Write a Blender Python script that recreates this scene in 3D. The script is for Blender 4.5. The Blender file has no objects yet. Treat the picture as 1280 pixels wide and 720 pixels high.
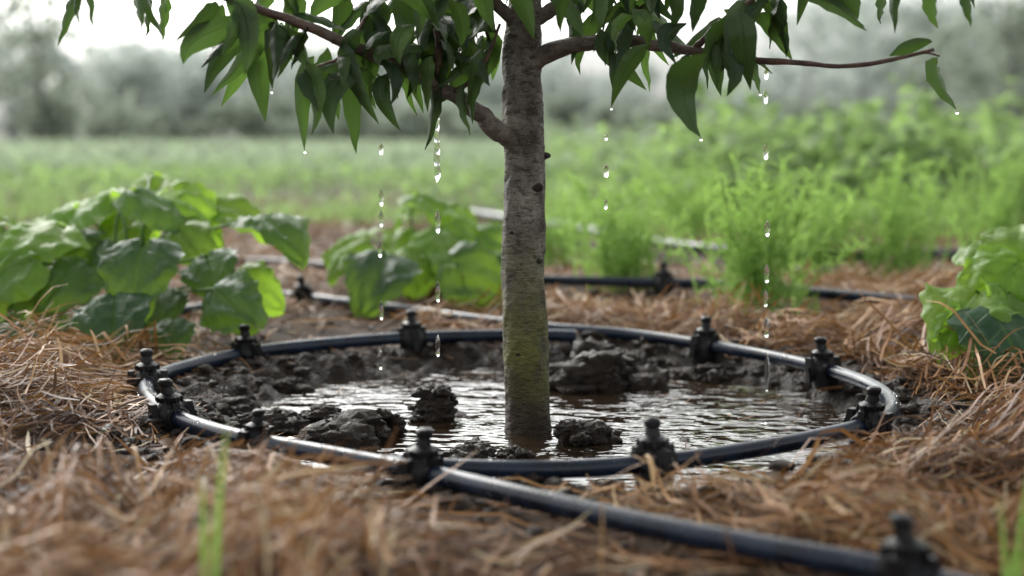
import bpy, math, numpy as np
from mathutils import Vector
rng=np.random.default_rng(7)
F=1692.0; CH=0.35; PT=math.atan(190/F)
scene=bpy.context.scene
# ---------------------------------------------------------------- survey helpers (metres)
def ray(px,py):
    u=360-py
    return np.array([px-640.0, F*math.cos(PT)+u*math.sin(PT), -F*math.sin(PT)+u*math.cos(PT)])
def at(px,py,d):
    r=ray(px,py); return r*(d/r[1])+np.array([0,0,CH])
def gp(px,py,z=0.0):
    r=ray(px,py); return r*((z-CH)/r[2])+np.array([0,0,CH])
# ---------------------------------------------------------------- noise
TAB=np.random.default_rng(3).random((256,256))
def vn(x,y):
    x=np.asarray(x,float); y=np.asarray(y,float)
    xi=np.floor(x).astype(int); yi=np.floor(y).astype(int)
    fx=x-xi; fy=y-yi; fx=fx*fx*(3-2*fx); fy=fy*fy*(3-2*fy)
    a=TAB[xi&255,yi&255]; b=TAB[(xi+1)&255,yi&255]; c=TAB[xi&255,(yi+1)&255]; d=TAB[(xi+1)&255,(yi+1)&255]
    return (a*(1-fx)+b*fx)*(1-fy)+(c*(1-fx)+d*fx)*fy
def fbm(x,y,o=4,g=0.5):
    s=0;a=1;t=0
    for i in range(o):
        s=s+a*vn(x*2**i+17.3*i,y*2**i+9.1*i); t+=a; a*=g
    return s/t*2-1
def sst(a,b,x):
    t=np.clip((x-a)/(b-a),0,1); return t*t*(3-2*t)
def spline(pts,n):
    P=np.asarray(pts,float); P=np.vstack([2*P[0]-P[1],P,2*P[-1]-P[-2]]); out=[]
    m=len(P)-3
    for t in np.linspace(0,m-1e-6,n):
        i=int(t);u=t-i;a,b,c,d=P[i:i+4]
        out.append(.5*((2*b)+(-a+c)*u+(2*a-5*b+4*c-d)*u*u+(-a+3*b-3*c+d)*u**3))
    return np.array(out)
# ---------------------------------------------------------------- terrain
def basin(x,y):
    return np.sqrt(((x-.05)/.43)**2+((y-1.80)/.41)**2)+.10*fbm(x*6+5,y*6+2,3)
WATER=-0.031
TZ=.015
def path(pts,n=400,z=TZ): return spline([gp(p[0],p[1],p[2] if len(p)>2 else z) for p in pts],n)
SB=path([(1500,810,.024),(1300,762,.024),(1120,715,.024),(960,686,.023),(800,655,.021),(650,620,.018),(520,590),(400,567),(300,548),(225,524),(186,497),(190,474),(240,457),(320,440),(420,429),(520,422),(640,419),(720,420)])
SA=path([(-200,402),(0,398),(150,393),(230,388),(300,374),(345,369),(400,374),(500,386),(610,401),(700,411),(790,418),(880,431),(960,445),(1040,464),(1095,485),(1116,508),(1092,528),(1020,547),(940,562),(850,575),(740,585),(640,587),(540,584),(470,579)])
SC=path([(-100,322),(100,322),(330,328),(480,338),(600,345),(690,350),(800,353),(900,356),(1030,367),(1175,380),(1400,398)],z=.034)
SD=path([(560,262),(700,282),(810,301),(900,313),(1040,320),(1220,318),(1500,312)],z=.05)
def pipedist(x,y):
    d=np.full(x.shape,9.0)
    for S in (SA,SB,SC,SD):
        for q in S[::2]: np.minimum(d,np.hypot(x-q[0],y-q[1]),out=d)
    return d
def H(x,y):
    x=np.asarray(x,float); y=np.asarray(y,float)
    e=basin(x,y)
    near=1-sst(3.5,7,np.hypot(x,y-1.8))
    out=.012*fbm(x*3,y*3,4)+.009*fbm(x*22,y*22,3)*near
    out=out+.040*np.exp(-(((x+.80)/.24)**2+((y-1.70)/.35)**2))+.018*np.exp(-(((x+.22)/.16)**2+((y-.96)/.07)**2))
    out=out+.018*np.exp(-(((x-.72)/.16)**2+((y-1.5)/.22)**2))
    rr=np.hypot(x-.013,y-1.86); out=out*(1-.85*np.exp(-((rr-.5)/.07)**2))
    floor=-.050+.020*fbm(x*11+3,y*11,4,.6)+.020*sst(-.24,-.44,x)+.012*np.abs(fbm(x*45,y*45,3))+.008*sst(2.0,2.2,y)
    k=sst(.88,1.24,e)
    wallm=np.exp(-((e-1.12)/.15)**2)
    rim=wallm*(.018*fbm(x*30,y*30,3)+.010*fbm(x*80,y*80,2))
    lump=.016*np.clip(fbm(x*28+40,y*28,3,.6),0,1)*sst(1.5,1.1,e)
    return floor*(1-k)+out*k+rim+lump
def strawmask(x,y):
    e=basin(x,y)
    n=fbm(x*3.6+8,y*3.6+1,3)+.35*fbm(x*11+2,y*11+6,2)
    m=sst(-.30,.18,n+.0)
    bare=np.exp(-(((x-.42)/.14)**2+((y-1.22)/.07)**2))+.95*np.exp(-(((x+.42)/.13)**2+((y-1.45)/.10)**2))+.8*np.exp(-(((x-.2)/.25)**2+((y-2.75)/.2)**2))+.75*np.exp(-(((x-.6)/1.3)**2+((y-3.6)/.5)**2))+.6*np.exp(-(((x-.15)/.22)**2+((y-1.29)/.05)**2))+.5*np.exp(-(((x-.10)/.2)**2+((y-1.02)/.05)**2))
    m=np.clip(m+.40*sst(-.42,-.6,x)+.25*sst(.5,.7,x)+.8*np.exp(-(((x+.22)/.20)**2+((y-1.01)/.12)**2)),0,1)
    return m*np.clip(1-bare,0,1)*sst(1.16,1.30,e)*(1-.5*sst(4,8,y))
# ---------------------------------------------------------------- mesh helper
def mesh(name,V,Fc,mat,col=None,smooth=True,parent=None):
    V=np.asarray(V,np.float32).reshape(-1,3); Fc=np.asarray(Fc,np.int32)
    n=Fc.shape[1]; me=bpy.data.meshes.new(name)
    me.vertices.add(len(V)); me.vertices.foreach_set('co',V.ravel())
    me.loops.add(Fc.size); me.loops.foreach_set('vertex_index',Fc.ravel())
    me.polygons.add(len(Fc)); me.polygons.foreach_set('loop_start',np.arange(len(Fc),dtype=np.int32)*n)
    me.update(calc_edges=True)
    if smooth: me.polygons.foreach_set('use_smooth',np.ones(len(Fc),bool))
    if col is not None:
        c=np.ones((len(V),4),np.float32); c[:,:3]=np.asarray(col).reshape(-1,3)
        a=me.attributes.new('vc','FLOAT_COLOR','POINT'); a.data.foreach_set('color',c.ravel())
    me.materials.append(mat)
    ob=bpy.data.objects.new(name,me); scene.collection.objects.link(ob)
    if parent: ob.parent=parent
    return ob
def empty(name,loc=(0,0,0)):
    e=bpy.data.objects.new(name,None); e.empty_display_size=.05; scene.collection.objects.link(e); return e
def nrm(v): return v/np.maximum(np.linalg.norm(v,axis=-1,keepdims=True),1e-9)
def strips(P,side,W,rnd,M=2,fold=0.0,off=None):
    N,K,_=P.shape
    T=nrm(np.gradient(P,axis=1)); S=side[:,None,:]-T*np.sum(T*side[:,None,:],-1,keepdims=True); S=nrm(S)
    Nn=np.cross(T,S)
    s=np.linspace(-1,1,M)
    V=P[:,:,None,:]+S[:,:,None,:]*(s[None,None,:,None]*W[:,:,None,None])+Nn[:,:,None,:]*(np.abs(s)[None,None,:,None]*W[:,:,None,None]*np.asarray(fold).reshape(-1,1,1,1))
    if off is not None: V=V+Nn[:,:,None,:]*off[:,:,:,None]
    idx=np.arange(N*K*M).reshape(N,K,M)
    Fc=np.stack([idx[:,:-1,:-1],idx[:,:-1,1:],idx[:,1:,1:],idx[:,1:,:-1]],-1).reshape(-1,4)
    C=np.zeros((N,K,M,3)); C[...,0]=np.asarray(rnd)[:,None,None]; C[...,1]=np.linspace(0,1,K)[None,:,None]; C[...,2]=(s*.5+.5)[None,None,:]
    return V.reshape(-1,3),Fc,C.reshape(-1,3)
def tube(path,rad,n=10,disp=None,rc=None):
    P=np.asarray(path,float); K=len(P); rad=np.broadcast_to(np.asarray(rad,float),(K,))
    T=nrm(np.gradient(P,axis=0)); ref=np.array([0,0,1.]) if abs(T[0,2])<.8 else np.array([0,-1.,0])
    A=np.zeros_like(P); a=np.cross(T[0],ref); a/=np.linalg.norm(a)
    for i in range(K):
        a=a-T[i]*np.dot(a,T[i]); a/=np.linalg.norm(a); A[i]=a
    B=np.cross(T,A); th=np.linspace(0,2*np.pi,n,endpoint=False)
    R=rad[:,None]*np.ones(n)
    if disp is not None: R=R+disp(th[None,:]*np.ones((K,1)),np.arange(K)[:,None]/K*np.ones((1,n)))
    V=P[:,None,:]+A[:,None,:]*(np.cos(th)[None,:,None]*R[:,:,None])+B[:,None,:]*(np.sin(th)[None,:,None]*R[:,:,None])
    idx=np.arange(K*n).reshape(K,n); j=np.roll(idx,-1,axis=1)
    Fc=np.stack([idx[:-1],j[:-1],j[1:],idx[1:]],-1).reshape(-1,4)
    C=np.zeros((K,n,3)); C[...,1]=np.linspace(0,1,K)[:,None]; C[...,2]=(th/(2*np.pi))[None]
    if rc is not None: C[...,0]=np.clip((rad-.0035)/.006,0,1)[:,None]
    return V.reshape(-1,3),Fc,C.reshape(-1,3)
def join(parts):
    Vs=[];Fs=[];Cs=[];o=0
    for V,f,C in parts:
        Vs.append(V);Fs.append(np.asarray(f)+o);Cs.append(C);o+=len(V)
    return np.concatenate(Vs),np.concatenate(Fs),np.concatenate(Cs)
# ---------------------------------------------------------------- materials
class M:
    def __init__(s,name):
        s.m=bpy.data.materials.new(name); s.m.use_nodes=True; s.t=s.m.node_tree; s.t.nodes.clear()
        s.out=s.n('ShaderNodeOutputMaterial')
    def n(s,ty,**k):
        x=s.t.nodes.new(ty)
        for a,b in k.items(): setattr(x,a,b)
        return x
    def l(s,a,b): s.t.links.new(a,b)
    def noise(s,scale,detail=4,rough=.55,vec=None,sc=None):
        x=s.n('ShaderNodeTexNoise'); x.inputs['Scale'].default_value=scale; x.inputs['Detail'].default_value=detail; x.inputs['Roughness'].default_value=rough
        if vec is None:
            tc=s.n('ShaderNodeTexCoord'); vec=tc.outputs['Object']
        if sc:
            mp=s.n('ShaderNodeMapping'); mp.inputs['Scale'].default_value=sc; s.l(vec,mp.inputs['Vector']); vec=mp.outputs[0]
        s.l(vec,x.inputs['Vector']); return x.outputs['Fac']
    def ramp(s,fac,stops):
        r=s.n('ShaderNodeValToRGB'); e=r.color_ramp.elements
        while len(e)<len(stops): e.new(.5)
        for i,(p,c) in enumerate(stops): e[i].position=p; e[i].color=(*c,1) if len(c)==3 else c
        s.l(fac,r.inputs[0]); return r.outputs[0]
    def mix(s,fac,a,b,mode='MIX'):
        x=s.n('ShaderNodeMix',data_type='RGBA',blend_type=mode)
        for v,i in ((fac,0),(a,6),(b,7)):
            if hasattr(v,'links'): s.l(v,x.inputs[i])
            else: x.inputs[i].default_value=v if i==0 else (*v,1)
        return x.outputs[2]
    def math(s,op,a,b=0.0,clamp=False):
        x=s.n('ShaderNodeMath',operation=op,use_clamp=clamp)
        for v,i in ((a,0),(b,1)):
            if hasattr(v,'links'): s.l(v,x.inputs[i])
            else: x.inputs[i].default_value=v
        return x.outputs[0]
    def attr(s):
        a=s.n('ShaderNodeAttribute',attribute_name='vc'); sp=s.n('ShaderNodeSeparateColor'); s.l(a.outputs['Color'],sp.inputs[0]); return sp.outputs
    def bump(s,h,strength,dist):
        b=s.n('ShaderNodeBump'); b.inputs['Strength'].default_value=strength; b.inputs['Distance'].default_value=dist; s.l(h,b.inputs['Height']); return b.outputs[0]
    def bsdf(s,color,rough=.6,spec=.5,normal=None,trans=None,transf=0.35,**k):
        p=s.n('ShaderNodeBsdfPrincipled')
        for v,nm in ((color,'Base Color'),(rough,'Roughness'),(spec,'Specular IOR Level')):
            if hasattr(v,'links'): s.l(v,p.inputs[nm])
            else: p.inputs[nm].default_value=(*v,1) if nm=='Base Color' else v
        for a,b in k.items(): p.inputs[a].default_value=b
        if normal is not None: s.l(normal,p.inputs['Normal'])
        o=p.outputs[0]
        if trans is not None:
            t=s.n('ShaderNodeBsdfTranslucent')
            if hasattr(trans,'links'): s.l(trans,t.inputs[0])
            else: t.inputs[0].default_value=(*trans,1)
            mx=s.n('ShaderNodeMixShader'); mx.inputs[0].default_value=transf; s.l(o,mx.inputs[1]); s.l(t.outputs[0],mx.inputs[2]); o=mx.outputs[0]
        s.l(o,s.out.inputs[0]); return s.m
def mat_ground():
    m=M('soil'); a=m.attr()
    n1=m.noise(9,6,.6); n2=m.noise(70,5,.65); n3=m.noise(260,3,.6)
    soil=m.ramp(n2,[(.3,(.036,.024,.017)),(.5,(.078,.052,.038)),(.75,(.16,.115,.085))])
    straw=m.ramp(n3,[(.3,(.045,.022,.012)),(.5,(.11,.055,.026)),(.7,(.22,.12,.055))])
    field=m.ramp(n1,[(.35,(.08,.12,.04)),(.65,(.13,.11,.06))])
    c=m.mix(a[0],soil,straw); c=m.mix(a[2],c,field)
    wet=m.ramp(n2,[(.3,(.012,.008,.006)),(.5,(.030,.020,.014)),(.72,(.065,.045,.031))])
    c=m.mix(a[1],c,wet)
    rg=m.mix(a[1],(.9,.9,.9),m.ramp(n2,[(.38,(.22,.22,.22)),(.55,(.62,.62,.62))]))
    hgt=m.math('ADD',m.math('MULTIPLY',n2,.8),m.math('MULTIPLY',n3,.4))
    return m.bsdf(c,rg,.35,m.bump(hgt,1,.024))
def mat_straw():
    m=M('pine_straw'); a=m.attr()
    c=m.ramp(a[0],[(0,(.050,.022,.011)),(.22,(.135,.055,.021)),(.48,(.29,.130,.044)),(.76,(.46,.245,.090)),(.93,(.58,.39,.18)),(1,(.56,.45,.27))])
    n=m.noise(60,2); c=m.mix(.6,c,m.ramp(n,[(.3,(.45,.41,.37)),(.7,(1,1,1))]),'MULTIPLY')
    return m.bsdf(c,.5,.3,None,(.44,.23,.08),.13)
def mat_clod():
    m=M('wet_mud'); n=m.noise(90,6,.65); n2=m.noise(25,3)
    c=m.ramp(n,[(.3,(.014,.009,.006)),(.7,(.060,.041,.029))])
    return m.bsdf(c,m.ramp(n2,[(.35,(.25,.25,.25)),(.65,(.7,.7,.7))]),.4,m.bump(n,1,.020))
def mat_water():
    m=M('muddy_water'); tc=m.n('ShaderNodeTexCoord'); o=tc.outputs['Object']
    n1=m.noise(15,2,.5,o,(1,1.6,1)); n2=m.noise(46,2,.5,o,(1,1.5,1)); n3=m.noise(6,2,.5,o)
    msk=m.ramp(n3,[(.40,(.10,.10,.10)),(.62,(1,1,1))])
    hs=m.math('ADD',n1,m.math('MULTIPLY',m.math('MULTIPLY',n2,.34),msk))
    for (x,y) in RIP:
        mp=m.n('ShaderNodeMapping'); mp.inputs['Location'].default_value=(-x,-y,0); m.l(o,mp.inputs[0])
        ln=m.n('ShaderNodeVectorMath',operation='LENGTH'); m.l(mp.outputs[0],ln.inputs[0]); r=ln.outputs['Value']
        w=m.math('SINE',m.math('MULTIPLY',r,260)); fall=m.math('POWER',2.718,m.math('MULTIPLY',r,-20))
        hs=m.math('ADD',hs,m.math('MULTIPLY',m.math('MULTIPLY',w,fall),.17))
    return m.bsdf((.026,.017,.010),.01,.5,m.bump(hs,1,.012),IOR=1.9)
def mat_pipe():
    m=M('black_polythene'); n=m.noise(30,4); n2=m.noise(220,3)
    c=m.ramp(n,[(.35,(.005,.008,.016)),(.62,(.011,.020,.040)),(.8,(.045,.042,.040))])
    r=m.ramp(n,[(.3,(.20,.20,.20)),(.7,(.38,.38,.38))])
    return m.bsdf(c,r,.36,m.bump(n2,.15,.001))
def mat_plastic():
    m=M('black_plastic'); n=m.noise(60,3)
    return m.bsdf(m.ramp(n,[(.4,(.004,.004,.005)),(.75,(.014,.013,.013))]),.42,.26,m.bump(n,.2,.001))
def bark_color(m,o):
    n1=m.noise(34,6,.7,o,(1,1,.75)); n2=m.noise(70,5,.65,o,(1,1,2.4)); n3=m.noise(13,4,.6,o,(1,1,1.1)); n4=m.noise(150,3,.6,o,(1,1,4))
    c=m.ramp(n1,[(.32,(.080,.068,.056)),(.46,(.20,.178,.150)),(.58,(.30,.275,.235)),(.72,(.44,.415,.365))])
    c=m.mix(.8,c,m.ramp(n2,[(.38,(.30,.27,.23)),(.48,(1,1,1))]),'MULTIPLY')
    c=m.mix(.65,c,m.ramp(n3,[(.38,(.45,.45,.42)),(.6,(1.1,1.08,1.04))]),'MULTIPLY')
    c=m.mix(m.ramp(n4,[(.60,(0,0,0)),(.68,(.7,.7,.7))]),c,(.42,.38,.32))
    return c,n1,n2,n3,n4
def mat_bark():
    m=M('bark'); tc=m.n('ShaderNodeTexCoord'); o=tc.outputs['Object']
    c,n1,n2,n3,n4=bark_color(m,o)
    sp=m.n('ShaderNodeSeparateXYZ'); m.l(o,sp.inputs[0])
    mr=m.n('ShaderNodeMapRange'); mr.inputs[1].default_value=.24; mr.inputs[2].default_value=.08; m.l(sp.outputs[2],mr.inputs[0])
    mo=m.math('MULTIPLY',mr.outputs[0],m.ramp(n1,[(.36,(.15,.15,.15)),(.50,(.95,.95,.95))]),True)
    c=m.mix(mo,c,m.mix(n2,(.060,.070,.012),(.27,.26,.065)))
    mw=m.n('ShaderNodeMapRange'); mw.inputs[1].default_value=.055; mw.inputs[2].default_value=-.005; m.l(m.math('ADD',sp.outputs[2],m.math('MULTIPLY',m.math('SUBTRACT',n3,.5),.12)),mw.inputs[0])
    c=m.mix(mw.outputs[0],c,(.045,.028,.015))
    hh=m.math('ADD',n2,m.math('ADD',m.math('MULTIPLY',n1,.9),m.math('MULTIPLY',n4,.25)))
    return m.bsdf(c,.6,.4,m.bump(hh,1,.014))
def mat_twig():
    m=M('young_bark'); tc=m.n('ShaderNodeTexCoord'); o=tc.outputs['Object']; n=m.noise(60,4,.5,o); a=m.attr()
    c,n1,n2,n3,n4=bark_color(m,o)
    tw=m.ramp(n,[(.3,(.045,.025,.018)),(.7,(.14,.078,.055))])
    cc=m.mix(.5,c,(.080,.056,.042)); return m.bsdf(m.mix(a[0],tw,cc),.5,.4,m.bump(m.math('ADD',n,n2),.8,.006))
def mat_leaf(name,dark,mid,lite,tr,tf,rough=.38,vein=9.0,spec=.5,vi=.5):
    m=M(name); a=m.attr()
    c=m.ramp(a[0],[(0,dark),(.5,mid),(1,lite)])
    n=m.noise(38,4,.6); c=m.mix(.6,c,m.ramp(n,[(.3,(.5,.54,.5)),(.7,(1.15,1.15,1.1))]),'MULTIPLY')
    s=m.math('ABSOLUTE',m.math('SUBTRACT',a[2],.5))
    rib=m.ramp(s,[(0,(1,1,1)),(.03,(0,0,0))])
    v=m.math('SINE',m.math('MULTIPLY',m.math('SUBTRACT',a[1],m.math('MULTIPLY',s,.75)),vein*6.283))
    vv=m.ramp(v,[(.88,(0,0,0)),(.99,(1,1,1))])
    ve=m.math('MAXIMUM',rib,m.math('MULTIPLY',vv,.5))
    c=m.mix(m.math('MULTIPLY',ve,vi),c,tuple(min(1,x*1.6) for x in lite))
    t=m.mix(a[0],tuple(x*.35 for x in tr),tr)
    return m.bsdf(c,rough,spec,m.bump(m.math('ADD',m.math('MULTIPLY',ve,-1),m.math('MULTIPLY',n,1.2)),.8,.003),t,tf)
def mat_simple(name,stops,rough=.8,tr=None,tf=.3,scale=3,ns=.5):
    m=M(name); a=m.attr(); c=m.ramp(a[0],stops)
    n=m.noise(scale,3); c=m.mix(ns,c,m.ramp(n,[(.3,(.6,.6,.6)),(.7,(1.1,1.1,1.1))]),'MULTIPLY')
    return m.bsdf(c,rough,.25,None,tr,tf)
# ---------------------------------------------------------------- drip columns
drips=[(547,[(140,228,3.0),(262,292,2.8),(352,378,2.4),(418,446,2.4)],1.78),
       (476,[(178,194,2.2),(236,258,2.2),(262,284,2),(300,322,2.4),(376,400,2.2),(436,462,2.4)],1.86),
       (757,[(205,222,2.6),(248,262,1.8),(168,176,1.4)],1.9),
       (958,[(84,100,2),(112,130,2.2),(180,200,2.4),(276,296,2.4),(330,354,2.4),(362,384,2.2),(396,422,2.8),(440,490,2.4)],1.85)]
RIP=[((px-640)/F*d,d) for px,ds,d in drips]+[(-.12,1.62),(.30,1.70)]
# ---------------------------------------------------------------- ground sheet
def axis(c,half,step,far):
    a=list(np.arange(-half,half+1e-6,step)); s=step; x=a[-1]; p=[]
    while x<far: s*=1.13; x+=s; p.append(x)
    return np.array([-v for v in p[::-1]]+a+p)+c
gx=axis(0,1.15,.0065,350); gy=axis(1.9,1.15,.0065,350)
X,Y=np.meshgrid(gx,gy); Z=H(X,Y)
nx,ny=len(gx),len(gy); idx=np.arange(nx*ny).reshape(ny,nx)
Fc=np.stack([idx[:-1,:-1],idx[:-1,1:],idx[1:,1:],idx[1:,:-1]],-1).reshape(-1,4)
e=basin(X,Y)
C=np.stack([strawmask(X,Y)*.9,sst(1.40,1.14,e+.1*fbm(X*14,Y*14,3)),sst(4.2,7,Y)],-1)
mesh('ground',np.stack([X,Y,Z],-1),Fc,mat_ground(),C)
# ---------------------------------------------------------------- puddle
th=np.linspace(0,2*np.pi,72,endpoint=False); rr=np.linspace(0.0005,1,12)
PX=.05+.50*rr[:,None]*np.cos(th); PY=1.80+.48*rr[:,None]*np.sin(th)
idx=np.arange(12*72).reshape(12,72); j=np.roll(idx,-1,1)
mesh('puddle_water',np.stack([PX,PY,np.full_like(PX,WATER)],-1),np.stack([idx[:-1],j[:-1],j[1:],idx[1:]],-1).reshape(-1,4)[:,::-1],mat_water(),None)
# ---------------------------------------------------------------- clods
def ico(sub=3):
    import bmesh
    bm=bmesh.new(); bmesh.ops.create_icosphere(bm,subdivisions=sub,radius=1)
    V=np.array([v.co[:] for v in bm.verts]); Fa=np.array([[v.index for v in f.verts] for f in bm.faces]); bm.free(); return V,Fa
I2=ico(2); I1=ico(1); I3=ico(3)
def lump(c,r,base,seed,amp=.35):
    V,Fa=base
    n=fbm(V[:,0]*1.6+seed,V[:,1]*1.6+V[:,2]*1.9+seed*.7,4,.7)+.6*fbm(V[:,2]*4+seed,V[:,0]*4-V[:,1]*3,4,.7)
    W=V*np.clip(1+amp*n,.25,2)[:,None]*np.array(r)+np.array(c)
    return W,Fa,np.zeros_like(W)
parts=[]
def clod(px,py,w,h,s):
    p=gp(px,py,WATER); r=w/2/F*p[1]; hh=h/F*p[1]
    for i in range(int(12+w/4)):
        ox=np.clip(rng.normal(0,.42),-1.1,1.1)*r; oy=rng.normal(0,.35)*r; q=max(0,1-abs(ox)/r*.8)
        sz=r*(.14+.28*rng.random()**1.3); zt=hh*q*(.05+.85*rng.random())
        parts.append(lump((p[0]+ox,p[1]+r*.4+oy,WATER+zt),(sz*(.8+.8*rng.random()),sz,sz*(.55+.4*rng.random())),I3 if w>30 else I2,s+i*3.3,.85))
for i,(a,b,w,h) in enumerate([(550,526,72,46),(750,486,120,50),(432,558,120,32),(478,546,58,48),(728,556,74,32),(590,572,60,12),(330,540,90,14),(270,522,90,16),(640,572,40,12),(885,476,60,16),(400,528,60,14),(240,500,60,16),(345,490,60,12)]):
    clod(a,b,w,h,i*5.1)
for i in range(1700):
    a=rng.random()*2*np.pi; q=1.02+.34*rng.random(); x=.05+.43*q*np.cos(a); y=1.8+.41*q*np.sin(a)
    s=.0015+.011*rng.random()**3.2; parts.append(lump((x,y,float(H(x,y))+s*.2),(s*(.8+.5*rng.random()),s*.9,s*.65),I1 if s<.004 else I2,i*.77,.8))
for i in range(2400):
    y=1.0+2.2*rng.random(); x=(rng.random()-.5)*y*.9
    if basin(x,y)<1.2 or strawmask(x,y)>.6: continue
    s=.002+.010*rng.random()**3; parts.append(lump((x,y,float(H(x,y))+s*.3),(s,s*.9,s*.7),I1 if s<.005 else I2,i*.77,.6))
V,Fa,Cc=join(parts); mesh('mud_clods',V,Fa,mat_clod(),None)
# ---------------------------------------------------------------- straw mulch
def straws(N,ymin,ymax,wid,L0,L1,xspan=1.0,power=1.0,lift=.022,extra=0.03):
    y=ymin+(ymax-ymin)*rng.random(N)**power; x=(rng.random(N)-.5)*y*xspan
    keep=rng.random(N)<strawmask(x,y)*.97+extra*(basin(x,y)>1.2); x=x[keep];y=y[keep];n=len(x)
    pd=pipedist(x,y); keep=(pd>.026)|(rng.random(n)<.07); x=x[keep];y=y[keep];pd=pd[keep];n=len(x)
    ang=np.pi*fbm(x*2.2+3,y*2.2,2)*1.4+rng.normal(0,.7,n); L=L0+(L1-L0)*rng.random(n)**1.5
    K=6; t=np.linspace(-.5,.5,K)
    cv=rng.normal(0,.32,n)
    a=ang[:,None]+cv[:,None]*t[None]*1.6
    dx=np.cumsum(np.cos(a),1)*(L/K)[:,None]; dy=np.cumsum(np.sin(a),1)*(L/K)[:,None]
    px=x[:,None]+dx-dx.mean(1,keepdims=True); py=y[:,None]+dy-dy.mean(1,keepdims=True)
    m=strawmask(x,y); nearp=1-.85*np.exp(-(pd/.075)**2)
    hgt=rng.random(n)**1.1
    off=(hgt*lift*(.3+m)*nearp)[:,None]*(.35+1.3*vn(px*16,py*16))+(L*nearp)[:,None]*(rng.normal(0,.12,n)[:,None]*t[None])+(L*nearp)[:,None]*(rng.normal(0,.10,n)[:,None]*(.25-t[None]**2))
    stick=(rng.random(n)<.05)&(pd>.07); off=off+stick[:,None]*(L*.5)[:,None]*(t[None]+.4)
    pz=H(px,py)+np.maximum(off,-.002)+.002
    P=np.stack([px,py,pz],-1)
    s=nrm(np.stack([-np.sin(ang),np.cos(ang),rng.normal(0,.6,n)],-1))
    W=(wid*(.5+rng.random(n)))[:,None]*np.array([.6,1,1,1,.9,.35])[None]
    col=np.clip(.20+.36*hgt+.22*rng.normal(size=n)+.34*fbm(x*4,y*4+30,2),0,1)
    col[rng.random(n)<.06]=1
    return strips(P,s,W,col)
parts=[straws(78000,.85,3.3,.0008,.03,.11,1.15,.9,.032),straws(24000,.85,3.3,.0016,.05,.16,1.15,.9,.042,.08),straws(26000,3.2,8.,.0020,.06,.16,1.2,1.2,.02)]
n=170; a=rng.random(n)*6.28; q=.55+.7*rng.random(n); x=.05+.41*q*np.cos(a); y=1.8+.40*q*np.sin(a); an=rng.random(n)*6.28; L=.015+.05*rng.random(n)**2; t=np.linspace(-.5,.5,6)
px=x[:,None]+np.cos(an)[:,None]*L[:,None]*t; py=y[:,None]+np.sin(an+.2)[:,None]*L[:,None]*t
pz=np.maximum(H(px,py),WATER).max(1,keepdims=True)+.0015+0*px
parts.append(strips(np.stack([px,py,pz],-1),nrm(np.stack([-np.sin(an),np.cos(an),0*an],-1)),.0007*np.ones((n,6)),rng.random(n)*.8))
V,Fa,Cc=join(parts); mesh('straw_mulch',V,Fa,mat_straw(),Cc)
# ---------------------------------------------------------------- pipes
mp=mat_pipe(); mpl=mat_plastic()
for S,r in ((SB,.0104),(SA,.0096),(SC,.0115),(SD,.0150)):
    V,Fa,Cc=tube(S,r,18); mesh('irrigation_pipe',V,Fa,mp,Cc)
def lathe(prof,n,c):
    prof=np.array(prof); th=np.linspace(0,2*np.pi,n,endpoint=False)
    V=np.stack([prof[:,0:1]*np.cos(th),prof[:,0:1]*np.sin(th),prof[:,1:2]*np.ones(n)],-1)+np.array(c)
    idx=np.arange(len(prof)*n).reshape(-1,n); j=np.roll(idx,-1,1)
    return V.reshape(-1,3),np.stack([idx[:-1],j[:-1],j[1:],idx[1:]],-1).reshape(-1,4),np.zeros((V.size//3,3))
def box(c,s,ang=0):
    g=np.array([[-1,-1,-1],[1,-1,-1],[1,1,-1],[-1,1,-1],[-.8,-.8,1],[.8,-.8,1],[.8,.8,1],[-.8,.8,1]])*np.array(s)/2
    R=np.array([[math.cos(ang),-math.sin(ang),0],[math.sin(ang),math.cos(ang),0],[0,0,1]]); g=g@R.T+np.array(c)
    return g,np.array([[0,3,2,1],[4,5,6,7],[0,1,5,4],[1,2,6,5],[2,3,7,6],[3,0,4,7]]),np.zeros((8,3))
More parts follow.
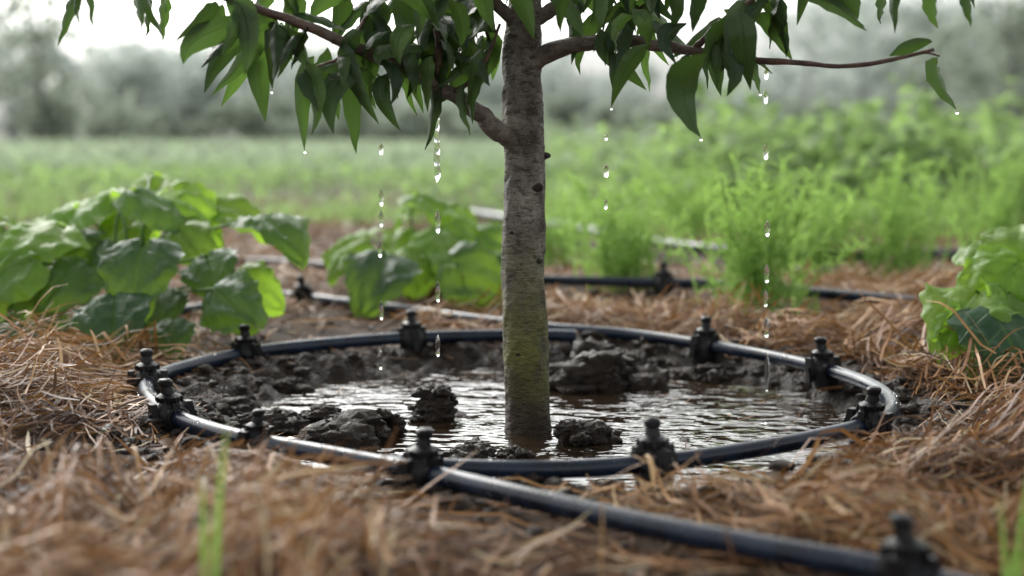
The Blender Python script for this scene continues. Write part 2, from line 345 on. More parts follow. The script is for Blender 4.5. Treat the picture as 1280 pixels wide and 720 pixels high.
def emitter(px,py,S,k=1.0):
    q=gp(px,py,TZ); i=int(np.argmin(np.linalg.norm(S[:,:2]-q[:2],axis=1))); i=min(max(i,1),len(S)-2)
    c=S[i].copy(); T=nrm(S[i+1]-S[i-1]); ang=math.atan2(T[1],T[0]); ps=[]; k*=1.22
    prof=[(.0,-.024),(.014,-.024),(.0175,-.012),(.0180,-.002),(.0172,.005),(.0145,.0085),(.0110,.0125),(.0098,.0150),(.0125,.0160),(.0128,.0200),(.0105,.0215),(.0068,.0235),(.0055,.030),(.0070,.0312),(.0072,.0355),(.0055,.0375),(.0,.0385)]
    ps.append(lathe([(a*k,b*k) for a,b in prof],20,c))
    for a in (-1,1):
        p0=c+T*a*.013*k; ps.append(tube([p0-T*.0005,p0,p0+T*.0055*a,p0+T*.0060*a],[.0108,.0142,.0142,.0108],18))
    nside=np.array([-T[1],T[0],0])
    for a in (-1,1):
        ps.append(box(c+nside*a*.0180*k+np.array([0,0,.005]),(.013*k,.008*k,.020*k),ang))
        ps.append(box(c+nside*a*.0215*k+np.array([0,0,-.006]),(.008*k,.005*k,.018*k),ang))
        ps.append(box(c+T*a*.0145*k+np.array([0,0,.0125]),(.010*k,.008*k,.010*k),ang))
    for b in range(8):
        w=b*math.pi/4; ps.append(box(c+np.array([math.cos(w)*.0124,math.sin(w)*.0124,.0180])*k,(.0030*k,.0022*k,.0060*k),w))
    V,Fa,Cc=join(ps); tilt=rng.normal(0,.10,2); D=V-c; D[:,0]+=D[:,2]*tilt[0]; D[:,1]+=D[:,2]*tilt[1]; V=D+c
    o=mesh('drip_emitter',V,Fa,mpl,None,smooth=True)
    md=o.modifiers.new('es','EDGE_SPLIT'); md.split_angle=math.radians(38)
for a,b in [(193,478),(213,520),(312,443),(517,424),(525,592),(1155,725)]: emitter(a,b,SB)
for a,b in [(387,371),(877,432),(1032,461),(1082,530),(820,580)]: emitter(a,b,SA)
emitter(322,551,SB,.8)
emitter(837,352,SC)
m=M('water_drop'); wd=m.bsdf((1,1,1),.0,.5,None,**{'Transmission Weight':1.0,'IOR':1.33})
parts=[]
for S,r in ((SB,.0104),(SA,.0096)):
    for i in range(190):
        k=rng.integers(5,len(S)-5)
        if S[k][1]>2.6 or abs(S[k][0])>.8: continue
        T=nrm(S[k+1]-S[k-1]); nn=np.cross(T,[0,0,1]); a=rng.normal(math.pi/2,.9); s=.0006+.0016*rng.random()**2
        p=S[k]+(nn*math.cos(a)+np.array([0,0,1])*math.sin(a))*(r+s*.2); V0,F0=I2
        parts.append((V0*s+p,F0,np.zeros_like(V0)))
V,Fa,Cc=join(parts); mesh('water_beads',V,Fa,wd,None)
parts=[]; V0,F0=I3
for px,ds,d in drips:
    for (y0,y1,w) in ds:
        a=at(px+rng.normal(0,1),y0,d); b=at(px+rng.normal(0,1),y1,d); c=(a+b)/2; hl=abs(a[2]-b[2])/2; w_=w*1.3/F*d
        if y1-y0<60:
            Vv=V0.copy(); tap=1-.35*np.clip(Vv[:,2],0,1); Vv[:,:2]*=tap[:,None]; Vv[:,0]*=(1+.25*np.sin(Vv[:,2]*5))
            parts.append((Vv*np.array([w_,w_,hl])+c,F0,np.zeros_like(V0)))
        else:
            K=60; t=np.linspace(0,1,K); pth=a[None]*(1-t[:,None])+b[None]*t[:,None]; pth[:,0]+=.0006*np.sin(t*17)
            rad=w_*(.80+.22*np.abs(np.sin(t*19+1))*(.4+.6*t))*np.clip(np.minimum(t,1-t)*14,.05,1)
            v,f,cc=tube(pth,rad,12)
            f3=np.concatenate([f[:,[0,1,2]],f[:,[0,2,3]]]); parts.append((v,f3,cc))
V,Fa,Cc=join(parts); mesh('falling_water_drops',V,Fa,wd,None)
# ---------------------------------------------------------------- tree
tree=empty('peach_tree'); TD=1.74
mb=mat_bark(); mt=mat_twig()
tp=[(661,575,70),(660,556,66),(659,525,60),(657,470,58),(656,400,56),(655,320,53),(654,230,51),(653,160,50),(653,100,48),(655,60,46),(656,20,42),(658,-40,36),(650,-120,32),(662,-220,26),(655,-330,20),(668,-450,14),(660,-560,8)]
P=spline([at(a,b,TD) for a,b,_ in tp],520); P[:,1]=TD+.01*np.sin(P[:,2]*6); P[:,0]+=.0018*np.sin(P[:,2]*21+1); Rw=np.interp(np.linspace(0,1,520),np.linspace(0,1,len(tp)),[w/2/F*TD for *_,w in tp])
def bd(th,t):
    c=np.cos(th);s=np.sin(th)
    return .0036*fbm(c*1.6+t*10+5,s*1.6+t*24,4)+.0010*fbm(c*3+t*60,s*3+t*170,2)+.0030*np.exp(-t*34)*np.sin(th*4+.5)
Tk=[tube(P,Rw,80,bd)]
def knot(px,py):
    c=at(px,py,TD); k=int(np.argmin(np.abs(P[:,2]-c[2]))); ax=P[k]; dx=np.clip((c[0]-ax[0])/Rw[k],-1,1)
    return ax+np.array([dx*Rw[k],-math.sqrt(max(0,1-dx*dx))*Rw[k],0])
kp=[]
for (a,b,r) in [(671,233,.0075),(683,194,.0065),(672,325,.0055),(640,290,.003),(648,440,.003)]:
    p=knot(a,b); V0,F0=I3
    n=fbm(V0[:,0]*2+a,V0[:,1]*2+V0[:,2],3); kp.append((V0*(1+.3*n)[:,None]*np.array([r*1.2,r*.7,r*.75])+p,F0,np.zeros_like(V0)))
V,Fa,Cc=join(Tk); mesh('trunk',V,Fa,mb,Cc,parent=tree)
V,Fa,Cc=join(kp); mesh('bark_knots',V,Fa,mat_clod(),None,parent=tree)
branches=[]; BP=[]
def branch(pts,n=90,amp=.0012):
    Q=spline([at(a,b,d) for a,b,d,w in pts],n); R=np.interp(np.linspace(0,1,n),np.linspace(0,1,len(pts)),[w/2/F*d for a,b,d,w in pts])
    Q=Q+np.stack([fbm(np.arange(n)*.25+len(BP)*7,np.zeros(n)+.5,2),fbm(np.arange(n)*.25,np.zeros(n)+len(BP)*3.,2),fbm(np.arange(n)*.25+50,np.zeros(n)+len(BP)*5.,2)],-1)*R[:,None]*.35
    sd=len(BP)*3.7
    branches.append(tube(Q,R,20,lambda th,t:amp*.8*fbm(np.cos(th)*1.5+t*30+sd,np.sin(th)*1.5+t*16,3)*np.clip(R.mean()/.004,.2,1),1))
    BP.append((Q,R)); return Q
branch([(658,196,1.74,14),(640,180,1.73,22),(618,160,1.71,25),(594,138,1.69,21),(556,114,1.66,18),(500,84,1.62,16),(440,58,1.58,14),(370,28,1.54,12),(300,2,1.5,10),(200,-30,1.46,7),(110,-50,1.42,4)])
branch([(655,92,1.74,20),(685,66,1.73,24),(740,52,1.70,18),(800,54,1.68,15),(860,62,1.66,12),(920,73,1.64,9),(990,78,1.62,7.5),(1050,83,1.6,6),(1110,76,1.58,5),(1168,62,1.56,4)])
branch([(552,112,1.66,11),(549,85,1.65,10),(547,50,1.65,9),(540,5,1.67,8),(520,-60,1.7,6),(505,-120,1.72,4)],60)
branch([(868,62,1.66,9),(890,38,1.64,8),(920,15,1.62,7),(960,-15,1.6,6),(1020,-45,1.57,4)],60)
branch([(656,40,1.74,18),(630,15,1.72,16),(585,-30,1.66,13),(500,-80,1.6,10),(380,-110,1.55,8),(220,-90,1.5,6),(90,-60,1.46,3)])
branch([(660,30,1.74,20),(700,5,1.73,17),(760,-40,1.69,13),(860,-80,1.66,10),(980,-90,1.62,8),(1110,-70,1.57,6),(1230,-50,1.53,3)])
branch([(656,-10,1.74,16),(640,-60,1.8,13),(600,-120,1.92,9),(540,-180,2.05,5)],60)
branch([(656,0,1.74,16),(680,-60,1.62,13),(720,-130,1.52,9),(760,-190,1.4,5)],60)
branch([(656,-60,1.74,16),(700,-110,1.82,12),(800,-180,1.92,9),(880,-230,2.0,4)],60)
branch([(655,-120,1.74,14),(580,-200,1.66,10),(470,-300,1.6,7),(380,-380,1.56,3)],60)
branch([(658,-200,1.74,13),(740,-290,1.7,9),(850,-380,1.66,6),(930,-470,1.6,3)],60)
branch([(655,-300,1.74,10),(600,-400,1.8,7),(540,-500,1.88,3)],60)
branch([(560,118,1.66,8),(590,100,1.66,5),(610,70,1.66,4),(625,30,1.66,3)],40)
branch([(440,60,1.58,6),(420,75,1.56,4),(380,88,1.55,2.5)],30)
branch([(1140,68,1.57,4),(1160,66,1.58,3),(1174,70,1.6,2.5)],20)
branch([(500,84,1.62,7),(520,40,1.66,5),(560,8,1.7,4),(600,-10,1.74,3)],30)
branch([(585,-30,1.66,7),(602,5,1.72,5),(608,40,1.78,4),(618,66,1.82,3)],30)
branch([(440,58,1.58,6),(455,25,1.62,5),(478,-15,1.66,4)],30)
branch([(370,28,1.54,6),(345,20,1.58,4),(318,30,1.6,3)],30)
branch([(860,-80,1.66,6),(850,-30,1.68,4),(800,10,1.7,3),(780,25,1.7,2)],30)
V,Fa,Cc=join(branches); mesh('branches',V,Fa,mt,Cc,parent=tree)
LB=[];LT=[];LW=[]
ex=[(92,-8,72,58,14),(180,-5,183,46,18),(208,-8,203,52,18),(278,5,256,58,16),(312,52,276,134,26),(322,48,332,152,30),(352,28,366,76,20),(343,20,340,112,22),(396,78,378,122,18),(392,70,381,188,24),(418,84,424,150,20),(436,88,445,192,24),(448,82,470,136,20),(410,60,402,140,20),
(487,90,501,164,22),(470,62,462,120,22),(508,60,520,120,20),(540,70,535,140,18),(590,70,612,108,18),(602,60,588,120,18),(455,40,436,90,24),(520,30,500,82,24),(575,30,600,84,22),(560,0,575,60,26),(480,0,470,58,26),(430,-5,415,50,24),(380,-8,370,48,22),(600,-20,618,40,24),
(640,-20,668,50,26),(690,-10,728,48,26),(708,-15,700,40,20),(753,-10,748,42,16),(790,10,812,60,24),(832,-10,838,40,20),(812,56,764,134,22),(792,20,770,62,18),(862,66,847,146,22),(884,68,876,172,44),(900,66,908,120,22),(858,30,846,80,22),(905,25,902,90,32),(925,10,938,112,34),(946,18,990,76,24),(930,60,950,116,18),(962,-10,978,44,18),(1046,-12,1072,24,22),(1112,70,1166,52,16),(1172,72,1196,138,26),(1165,-12,1172,36,20),(1205,-14,1214,34,14),(880,-12,866,40,20),(1110,-10,1100,30,16),(620,-30,560,12,24),(500,-30,540,26,24),(330,-14,300,30,20),(350,-20,372,26,18)]
for a,b,c,d,w in ex:
    dd=1.6+rng.normal(0,.03); LB.append(at(a,b,dd)); LT.append(at(c,d,dd+rng.normal(0,.015))); LW.append(w*1.15/2/F*dd)
nex=len(ex)
for bi,(Q,R) in enumerate(BP):
    L=np.linalg.norm(np.diff(Q,axis=0),axis=1).sum(); n=int(L*(95 if bi not in (0,1) else 36))
    if bi>14: n=int(L*110)
    if bi==14: continue
    for i in range(n):
        t=.22+.78*rng.random(); k=int(t*(len(Q)-1)); p=Q[k]
        if bi==1 and (k>len(Q)*.42 or rng.random()<.5): continue
        if bi==0 and p[0]>-.06: continue
        if bi==5 and p[0]>.33 and rng.random()<.5: continue
        p=p+rng.normal(0,.008,3); d=nrm(np.array([rng.normal(0,.6),rng.normal(0,.6),-.70+rng.normal(0,.45)]))
        ln=.06+.045*rng.random(); tip=p+d*ln
        if abs(tip[0]-.015)<.05 and tip[2]<.53 and tip[1]<1.8: continue
        if abs(p[0]-.015)<.03 and p[2]<.53: continue
        LB.append(p); LT.append(tip); LW.append(ln*(.12+.05*rng.random()))
LB=np.array(LB);LT=np.array(LT);LW=np.array(LW); N=len(LB)
K=11; t=np.linspace(0,1,K); D=LT-LB; ln=np.linalg.norm(D,axis=1)
bow=np.stack([rng.normal(0,.12,N),rng.normal(0,.12,N),.06+.10*rng.random(N)],-1)*ln[:,None]
P_=LB[:,None]+D[:,None]*t[None,:,None]+bow[:,None]*(4*t*(1-t))[None,:,None]
W=LW[:,None]*(np.sin(np.pi*t**.85)**.8*(1-.25*t)+.0)[None]; W[:,0]=.0006; W[:,-1]=.0002
W[:,1]*=.75
view=np.stack([rng.normal(0,.75,N),-np.ones(N),rng.normal(.3,.5,N)],-1); view[:nex,0]*=.5
side=nrm(np.cross(D,view))
off=(.0018*np.sin(t[None,:,None]*22+rng.random(N)[:,None,None]*6)*np.abs(np.linspace(-1,1,5))[None,None,:])
mlf=mat_leaf('peach_leaf',(.015,.038,.016),(.030,.064,.021),(.062,.108,.030),(.17,.33,.05),.28,.42,10,.4,.35)
V,Fa,Cc=strips(P_,side,W,rng.random(N),5,.25+.3*rng.random(N),off); mesh('leaves',V,Fa,mlf,Cc,parent=tree)
parts=[]
for i in range(0,len(ex)):
    if rng.random()<.12 or ex[i][0] in (392,812):
        V0,F0=I2; s=.0016+.0008*rng.random(); parts.append((V0*np.array([s,s,s*1.35])+LT[i]-np.array([0,0,s]),F0,np.zeros_like(V0)))
V,Fa,Cc=join(parts); mesh('leaf_tip_drops',V,Fa,wd,None,parent=tree)
# ---------------------------------------------------------------- broad-leaved plants
msq=mat_leaf('squash_leaf',(.034,.095,.052),(.070,.16,.045),(.18,.31,.045),(.46,.76,.06),.46,.42,4,.45,.25)
mst=mat_simple('green_stem',[(0,(.10,.18,.05)),(1,(.18,.28,.08))],.5,None)
def broad(name,root,leaves,seed):
    r=np.random.default_rng(seed); par=empty(name); B=[];Dv=[];Nv=[];Lg=[];rn=[];st=[]
    root=np.array([root[0],root[1],float(H(root[0],root[1]))])
    for (px,py,size,dep,up,br) in leaves:  # br paints light per leaf: blue-green when glazed, lime when backlit
        c=at(px,py,dep); L=size/F*dep*1.06; o=c-root; o[2]=0; o=nrm(o+r.normal(0,.04,3)*np.array([1,1,0]))
        d=nrm(o*np.array([1,.6,0])+np.array([r.normal(0,.35),-.25+r.normal(0,.3),-.25-.5*(1-up)+r.normal(0,.15)]))
        n=nrm(np.array([r.normal(0,.25),-(1-up)-.15,up+.15])+r.normal(0,.12,3)); n=nrm(n-d*np.dot(n,d))
        B.append(c-d*L*.45);Dv.append(d);Nv.append(n);Lg.append(L);rn.append(br)
        b=B[-1]; mid=(root+b)/2+np.array([0,0,.25*abs(b[2]-root[2])])-o*.03
        st.append(tube(spline([root+r.normal(0,.015,3)*np.array([1,1,0]),mid,b],14),np.linspace(.0036,.0020,14),8))
    B=np.array(B);Dv=np.array(Dv);Nv=np.array(Nv);Lg=np.array(Lg);N=len(B);K=21;Mx=17
    t=np.linspace(0,1,K); s=np.linspace(-1,1,Mx)
    prof=(np.sin(np.pi*np.clip(t,0,1)**.60))**.60*(1-.10*t); prof[0]=.28; prof[-1]=.02
    tooth=1+.07*np.sin(t*30)
    w=.56*Lg[:,None]*(prof*tooth)[None]
    along=(t[None,:,None]-.22*np.abs(s)[None,None,:]*((1-t)**2)[None,:,None])*Lg[:,None,None]
    ww=w[:,:,None]*s[None,None,:]
    ph=r.random(N)[:,None,None]*9; as_=np.abs(s)[None,None,:]; tt=t[None,:,None]
    quilt=.022*np.sin((tt-as_*.75)*4*6.283+1.57)*np.minimum(1,as_*3)
    zz=Lg[:,None,None]*(.16*as_*np.sin(np.pi*tt)*(1+.8*np.sin(ph))-.26*tt**2-.20*as_**2+.035*np.sin(tt*14+ph+as_*7)*as_+.03*np.sin(s[None,None,:]*8+ph*2+tt*5)+quilt)
    Sd=np.cross(Dv,Nv)
    V=B[:,None,None]+Dv[:,None,None]*along[...,None]+Sd[:,None,None]*ww[...,None]+Nv[:,None,None]*zz[...,None]
    idx=np.arange(N*K*Mx).reshape(N,K,Mx); Fc=np.stack([idx[:,:-1,:-1],idx[:,:-1,1:],idx[:,1:,1:],idx[:,1:,:-1]],-1).reshape(-1,4)
    C=np.zeros((N,K,Mx,3)); C[...,0]=np.array(rn)[:,None,None]; C[...,1]=t[None,:,None]; C[...,2]=(s*.5+.5)[None,None]
    mesh('leaves',V,Fc,msq,C.reshape(-1,3),parent=par)
    V,Fa,Cc=join(st); mesh('stems',V,Fa,mst,Cc,parent=par)
Lf=[(170,340,92,2.12,.15,.1),(140,400,88,2.06,.2,.1),(212,254,90,2.35,.8,.5),(30,296,104,2.25,.85,1),(100,256,92,2.45,.8,.9),(262,340,68,2.2,.3,.2),(352,284,84,2.3,.9,.5),(284,376,78,2.12,.3,.2),(0,340,84,2.2,.5,.8),(10,432,74,2.0,.2,.1),(322,362,62,2.3,.5,.9),(75,352,74,2.2,.4,.4),(60,272,84,2.5,.85,1),(258,266,78,2.45,.8,1),(200,300,74,2.4,.7,1),(298,264,72,2.5,.7,1),(130,290,84,2.4,.8,1),(240,305,60,2.3,.5,.9),(100,320,70,2.3,.5,.2),(-40,300,90,2.3,.7,.8),(-50,380,90,2.2,.4,.4),(-110,330,90,2.4,.6,.5),(40,392,64,2.2,.3,.2),(200,380,62,2.2,.3,.2),(160,240,70,2.55,.8,1),(215,415,50,2.12,.5,.2),(50,310,70,2.4,.7,1),(180,280,70,2.5,.7,1),(90,425,50,2.1,.4,.3)]
broad('squash_plant',(-.66,2.33),Lf,1)
Lf=[(430,304,58,2.85,.6,1),(470,344,84,2.65,.2,.1),(545,262,64,2.9,.85,.8),(560,305,74,2.8,.6,1),(600,350,74,2.65,.25,.1),(508,300,70,2.85,.7,1),(600,290,70,2.9,.7,1),(505,262,50,3.0,.8,1),(450,300,44,3.0,.7,.9),(520,330,64,2.75,.5,1),(570,340,60,2.75,.5,.9),(630,310,60,2.9,.6,.7),(425,330,40,2.8,.5,.9),(580,270,50,3.0,.7,.9),(640,340,50,2.8,.4,.4)]
broad('squash_plant',(-.17,2.86),Lf,2)
Lf=[(1258,318,90,2.05,.8,.9),(1204,384,104,1.92,.6,1),(1262,420,112,1.86,.15,.05),(1280,362,96,2.0,.5,1),(1236,352,84,2.0,.6,1),(1320,330,90,2.1,.7,.7),(1350,390,90,2.0,.4,.5),(1320,290,60,2.2,.7,.7),(1200,408,56,1.90,.4,1),(1262,385,76,1.95,.4,.8),(1330,430,90,1.9,.3,.2)]
broad('squash_plant',(.77,2.02),Lf,3)
# ---------------------------------------------------------------- feathery herbs
mh=mat_simple('herb_green',[(0,(.105,.19,.055)),(1,(.23,.34,.10))],.6,(.44,.70,.16),.45,20)
def herb(px,py,wpx,toppx,nst,seed):
    r=np.random.default_rng(seed); root=gp(px,py,0); d=root[1]; top=CH-(toppx-170)/F*d; ww=wpx/F*d
    n=nst; bx=root[0]+r.normal(0,ww*.20,n); by=d+r.normal(0,ww*.25,n); ht=top*(.40+.6*r.random(n)**.8); K=9; t=np.linspace(0,1,K)
    lean=np.stack([r.normal(0,.5,n)*ww*.6+(bx-root[0])*.7,r.normal(0,.4,n)*ww*.5],-1)
    P=np.stack([bx[:,None]+lean[:,:1]*t**1.6,by[:,None]+lean[:,1:]*t**1.6,ht[:,None]*t],-1)
    rn=r.random(n); a=strips(P,nrm(np.stack([np.ones(n),r.normal(0,.6,n),np.zeros(n)],-1)),.0019*np.ones((n,K))*(1.1-t*.6),rn)
    m_=46; ti=.12+.88*r.random((n,m_)); ix=ti*(K-1); i0=np.minimum(ix.astype(int),K-2); fr=(ix-i0)[...,None]
    ar=np.arange(n)[:,None]; q=P[ar,i0]*(1-fr)+P[ar,i0+1]*fr; q=q.reshape(-1,3); nn=len(q)
    dv=nrm(np.stack([r.normal(0,1,nn),r.normal(0,1,nn),1.3+r.normal(0,.5,nn)],-1)); L=.014+.035*r.random(nn); tt=np.linspace(0,1,4)
    Q=q[:,None]+dv[:,None]*(L[:,None]*tt)[...,None]; Q[...,2]-=(L[:,None]*.3*tt**2)
    b=strips(Q,nrm(np.cross(dv,r.normal(0,1,(nn,3)))),(.0015*np.array([.6,1.2,1,.2]))[None]*np.ones((nn,1)),np.repeat(rn,m_))
    V,Fa,Cc=join([a,b]); mesh('dill_plant',V,Fa,mh,Cc)
herb(945,392,125,200,60,1); herb(775,362,110,215,50,2); herb(1115,350,100,190,50,3); herb(1010,345,100,205,40,4); herb(700,330,80,240,25,5); herb(1235,325,110,185,45,6);herb(870,300,100,190,40,7)
# ---------------------------------------------------------------- crop field
mc=mat_simple('crop_green',[(0,(.060,.105,.036)),(.5,(.130,.205,.072)),(.8,(.215,.31,.12)),(1,(.29,.38,.19))],.6,(.42,.62,.20),.42,1.2,.8)
mcd=mat_simple('haze_tinted_crop_green',[(0,(.17,.23,.14)),(.5,(.25,.32,.20)),(1,(.34,.41,.28))],.7,(.50,.62,.40),.40,.5,.5)  # haze painted into the far crops as paler, greyer greens
def blades(n,y0,y1,h0,h1,w,xs=1.15,power=1.5,cond=None):
    y=y0+(y1-y0)*rng.random(n)**power; x=(rng.random(n)-.5)*y*xs
    if cond is not None:
        k=cond(x,y); x=x[k];y=y[k];n=len(x)
    cl=fbm(x*1.2,y*1.2,3); h=(h0+(h1-h0)*rng.random(n))*(.75+.6*cl); K=5;t=np.linspace(0,1,K)
    ln=rng.normal(0,.35,(n,2))*h[:,None]
    P=np.stack([x[:,None]+ln[:,:1]*t**2,y[:,None]+ln[:,1:]*t**2,H(x,y)[:,None]+h[:,None]*(t-.12*t**3)],-1)
    return strips(P,nrm(np.stack([np.ones(n),rng.normal(0,.6,n),np.zeros(n)],-1)),(w*(.6+.8*rng.random(n))*np.sqrt(y/6))[:,None]*np.array([.6,1,.9,.6,.08])[None],np.clip(.45+.8*cl+rng.normal(0,.2,n)+.2*sst(8,14,y),0,1))  # tone index rises with distance: painted haze
def leafy(n,y0,y1,hfun,size,xs=1.15,cond=None,power=1.4):
    y=y0+(y1-y0)*rng.random(n)**power; x=(rng.random(n)-.5)*y*xs
    if cond is not None:
        k=cond(x,y); x=x[k];y=y[k];n=len(x)
    h=hfun(x,y); z=h*(1-rng.random(n)**1.8*.9); d=nrm(np.stack([rng.normal(0,1,n),rng.normal(0,1,n),rng.normal(.1,.4,n)],-1)); L=size*(.5+rng.random(n))*np.sqrt(np.clip(y/6,.6,9)); K=5;t=np.linspace(0,1,K)
    P=np.stack([x,y,z],-1)[:,None]+d[:,None]*(L[:,None]*t)[...,None]; P[...,2]-=L[:,None]*.45*t**2
    sd=nrm(np.cross(d,np.stack([rng.normal(0,.4,n),rng.normal(0,.4,n),np.ones(n)],-1)))
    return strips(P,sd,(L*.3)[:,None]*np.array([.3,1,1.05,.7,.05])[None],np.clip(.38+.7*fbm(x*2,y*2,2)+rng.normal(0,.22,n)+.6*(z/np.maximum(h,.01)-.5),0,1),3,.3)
right=lambda x,y: x>(.02*y-.05)
rowm=lambda y: (np.sin(y*3.6)>-.05)|(y>11)
parts=[blades(13000,5.2,13,.08,.22,.0035,cond=lambda x,y:rowm(y)&(fbm(x*.9+3,y*1.4,2)>-.25)),
       blades(16000,11.5,60,.18,.30,.008,power=1.6),
       blades(7000,4.6,9,.10,.24,.003,cond=lambda x,y:(x>.1)&(fbm(x*1.5+9,y*1.5,2)>-.1)),
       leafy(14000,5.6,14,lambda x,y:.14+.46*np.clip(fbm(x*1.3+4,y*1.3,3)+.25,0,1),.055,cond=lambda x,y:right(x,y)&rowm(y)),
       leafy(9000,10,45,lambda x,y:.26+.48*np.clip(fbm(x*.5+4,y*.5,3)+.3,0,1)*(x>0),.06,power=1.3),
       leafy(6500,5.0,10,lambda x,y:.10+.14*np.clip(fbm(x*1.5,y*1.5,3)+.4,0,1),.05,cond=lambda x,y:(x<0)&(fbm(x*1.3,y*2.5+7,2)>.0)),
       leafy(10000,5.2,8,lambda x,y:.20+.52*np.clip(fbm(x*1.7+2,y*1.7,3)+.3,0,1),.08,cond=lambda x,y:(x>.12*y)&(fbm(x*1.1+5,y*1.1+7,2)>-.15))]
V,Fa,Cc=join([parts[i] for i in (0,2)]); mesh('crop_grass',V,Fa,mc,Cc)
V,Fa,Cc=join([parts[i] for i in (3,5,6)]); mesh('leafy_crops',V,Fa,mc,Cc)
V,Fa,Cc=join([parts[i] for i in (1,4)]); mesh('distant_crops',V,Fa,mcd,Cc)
mg=mat_simple('grass_green',[(0,(.07,.14,.03)),(1,(.16,.24,.06))],.5,(.3,.5,.1),.35,20)
def tuft(px,py,hp,n,seed,wd_=.0016,sp=.22):
    r=np.random.default_rng(seed); b=gp(px,py,.01); d=b[1]; h=hp/F*d*(.5+.5*r.random(n)); K=8;t=np.linspace(0,1,K)
    ln=r.normal(0,sp,(n,2))*h[:,None]
    P=np.stack([b[0]+r.normal(0,.006,n)[:,None]+ln[:,:1]*t**2,d+r.normal(0,.01,n)[:,None]+ln[:,1:]*t**2,h[:,None]*t+float(H(b[0],d))],-1)
    V,Fa,Cc=strips(P,nrm(np.stack([np.ones(n),r.normal(0,.6,n),np.zeros(n)],-1)),wd_*np.ones((n,1))*np.array([.8,1,1,.9,.8,.6,.4,.05])[None],r.random(n))
    mesh('grass_tuft',V,Fa,mg,Cc)
tuft(262,790,280,2,1,.0028,.08); tuft(1262,770,270,4,2,.0024,.15); tuft(1212,470,50,9,3); tuft(1020,400,50,8,4); tuft(60,700,70,5,5); tuft(250,350,60,14,6); tuft(640,380,50,8,7)
r=np.random.default_rng(9); n=60; y=1.0+1.8*r.random(n); x=(r.random(n)-.5)*y*.9; k=basin(x,y)>1.3; x=x[k];y=y[k];n=len(x)
a=r.random(n)*6.28; L=.015+.025*r.random(n); K=7;t=np.linspace(0,1,K); dv=np.stack([np.cos(a),np.sin(a),r.normal(.1,.2,n)],-1)
P=np.stack([x,y,H(x,y)+.018],-1)[:,None]+dv[:,None]*(L[:,None]*t)[...,None]; P[...,2]+=L[:,None]*.6*t*(1-t)
V,Fa,Cc=strips(P,nrm(np.stack([-np.sin(a),np.cos(a),r.normal(0,.4,n)],-1)),(L*.2)[:,None]*np.sin(np.pi*np.clip(t,.05,.97))[None],.2+.6*r.random(n),3,.4)
mesh('dead_leaves',V,Fa,mat_simple('dead_leaf',[(0,(.07,.04,.025)),(1,(.22,.14,.08))],.7),Cc)
# ---------------------------------------------------------------- distant trees, mist painted in as pale foliage and bark colours
def dtrees(name,spec,leafstops,trunkc,q,seed):
    r=np.random.default_rng(seed); lv=[];tk=[]
    for (x,y,h,w) in spec:
        rn=r.random(); nc=int(10+h*1.3)
        tk.append(tube(spline([(x,y,-.1),(x+r.normal(0,.1),y,h*.4),(x+r.normal(0,.3),y,h*.9)],8),np.linspace(.14+h*.022,.04,8),6))
        for c in range(nc):
            u=r.random(); cz=h*(.10+.88*u); cr=w*(.25+.75*math.sin(math.pi*min(1,.15+.8*(1-u))))
            cc=np.array([x+r.normal(0,.5)*cr,y+r.normal(0,.5)*cr,cz]); nl=q; p=cc+r.normal(0,1,(nl,3))*np.array([.34,.34,.26])*w*.55
            d=nrm(r.normal(0,1,(nl,3))); L=(.3+.35*r.random(nl))*(y/70)**.5; t=np.linspace(0,1,3); P=p[:,None]+d[:,None]*(L[:,None]*t)[...,None]
            lv.append(strips(P,nrm(np.cross(d,r.normal(0,1,(nl,3)))),(L*.35)[:,None]*np.array([.4,1,.1])[None],np.clip(rn*.6+.4*r.random(nl)*1.0,0,1)))
    V,Fa,Cc=join(lv); par=empty(name)
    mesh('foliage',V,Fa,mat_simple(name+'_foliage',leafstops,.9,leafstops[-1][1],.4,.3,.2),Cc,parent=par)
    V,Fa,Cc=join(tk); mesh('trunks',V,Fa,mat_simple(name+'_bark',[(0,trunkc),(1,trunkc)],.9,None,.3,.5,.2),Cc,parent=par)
r=np.random.default_rng(21)
far=[]
for i in range(90):
    y=100+30*r.random(); u=r.random()*1.15-.575; px=640+u*1280; hpx=82+34*r.random()+(60 if px>1000 else 0)+(40 if px<100 else 0)
    if 690<px<1000: hpx-=14
    far.append((u*1280/F*y,y,hpx/F*y,2.4+1.8*r.random()))
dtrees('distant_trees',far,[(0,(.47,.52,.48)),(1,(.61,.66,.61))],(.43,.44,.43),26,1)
mid=[]
for i in range(46):
    y=55+20*r.random(); u=r.random()*1.2-.6; px=640+u*1280; hpx=20+28*r.random()
    if px>1060: hpx=110+90*r.random()
    elif px<70: hpx=120+90*r.random()
    mid.append((u*1280/F*y,y,hpx/F*y+.3,1.1+.9*r.random()+(1.0 if hpx>100 else 0)))
dtrees('distant_trees',mid,[(0,(.24,.29,.24)),(1,(.36,.41,.33))],(.23,.22,.21),24,2)
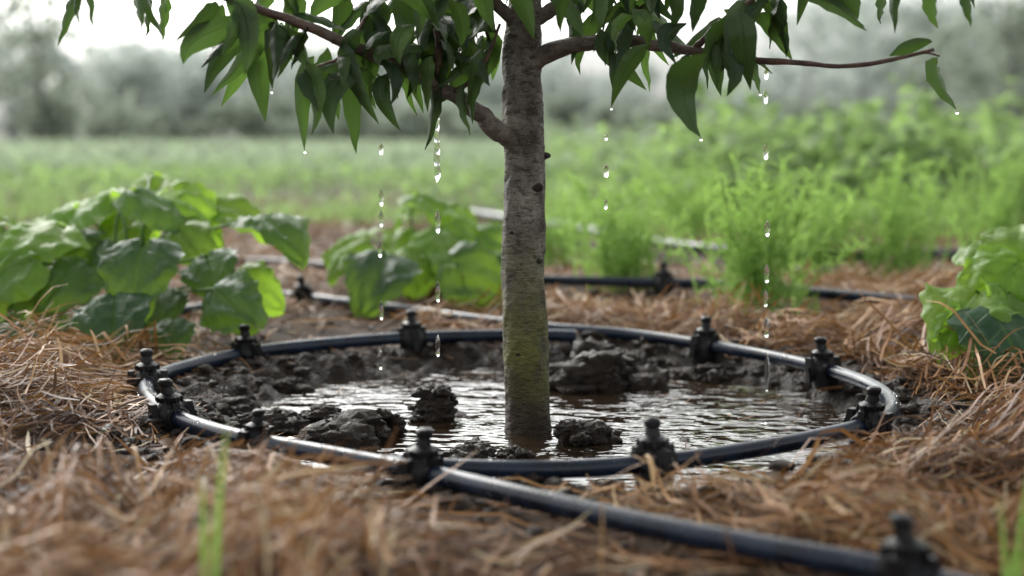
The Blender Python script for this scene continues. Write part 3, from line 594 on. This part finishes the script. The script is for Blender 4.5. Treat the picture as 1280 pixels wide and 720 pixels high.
# ---------------------------------------------------------------- sky, sun
EL,AZ=math.radians(38),math.radians(-28)
w=bpy.data.worlds.new('World'); scene.world=w; w.use_nodes=True; nt=w.node_tree; nt.nodes.clear()
sk=nt.nodes.new('ShaderNodeTexSky'); sk.sky_type='NISHITA'; sk.sun_disc=False; sk.sun_elevation=EL; sk.sun_rotation=AZ; sk.dust_density=4; sk.air_density=1.0; sk.ozone_density=1
hs=nt.nodes.new('ShaderNodeHueSaturation'); hs.inputs['Saturation'].default_value=.12; hs.inputs['Value'].default_value=1.0
tc=nt.nodes.new('ShaderNodeTexCoord'); sp=nt.nodes.new('ShaderNodeSeparateXYZ'); nt.links.new(tc.outputs['Generated'],sp.inputs[0])
cr=nt.nodes.new('ShaderNodeFloatCurve'); cu=cr.mapping.curves[0]
cu.points[0].location=(0,.34); cu.points[1].location=(1,.60)
for a,b in ((.06,.37),(.15,.98),(.35,.90),(.6,.70)): cu.points.new(a,b)
cr.mapping.update(); nt.links.new(sp.outputs[2],cr.inputs['Value'])
mu=nt.nodes.new('ShaderNodeMath'); mu.operation='MULTIPLY'; mu.inputs[1].default_value=3.0; nt.links.new(cr.outputs[0],mu.inputs[0])
vm=nt.nodes.new('ShaderNodeVectorMath'); vm.operation='SCALE'; nt.links.new(hs.outputs[0],vm.inputs[0]); nt.links.new(mu.outputs[0],vm.inputs['Scale'])
vt=nt.nodes.new('ShaderNodeVectorMath'); vt.operation='MULTIPLY'; vt.inputs[1].default_value=(.985,1.0,.985); nt.links.new(vm.outputs[0],vt.inputs[0])
nt.links.new(sk.outputs[0],hs.inputs['Color'])
bg=nt.nodes.new('ShaderNodeBackground'); bg.inputs[1].default_value=.135; wo=nt.nodes.new('ShaderNodeOutputWorld')
nt.links.new(vt.outputs[0],bg.inputs[0]); nt.links.new(bg.outputs[0],wo.inputs[0])
sl=bpy.data.lights.new('sun','SUN'); sl.energy=1.0; sl.angle=math.radians(16); sl.color=(1,.96,.90)
so=bpy.data.objects.new('sun',sl); scene.collection.objects.link(so)
dirv=Vector((math.sin(AZ)*math.cos(EL),math.cos(AZ)*math.cos(EL),math.sin(EL))); so.rotation_euler=dirv.to_track_quat('Z','Y').to_euler()
# ---------------------------------------------------------------- camera
cd=bpy.data.cameras.new('camera'); co=bpy.data.objects.new('camera',cd); scene.collection.objects.link(co)
co.location=(0,0,CH); co.rotation_euler=(math.pi/2-PT,0,0); cd.sensor_width=36; cd.lens=F/1280*36; cd.clip_start=.02; cd.clip_end=1000
cd.dof.use_dof=True; cd.dof.focus_distance=1.68; cd.dof.aperture_fstop=2.5
scene.camera=co
scene.view_settings.view_transform='Standard'; scene.view_settings.look='None'; scene.view_settings.exposure=0
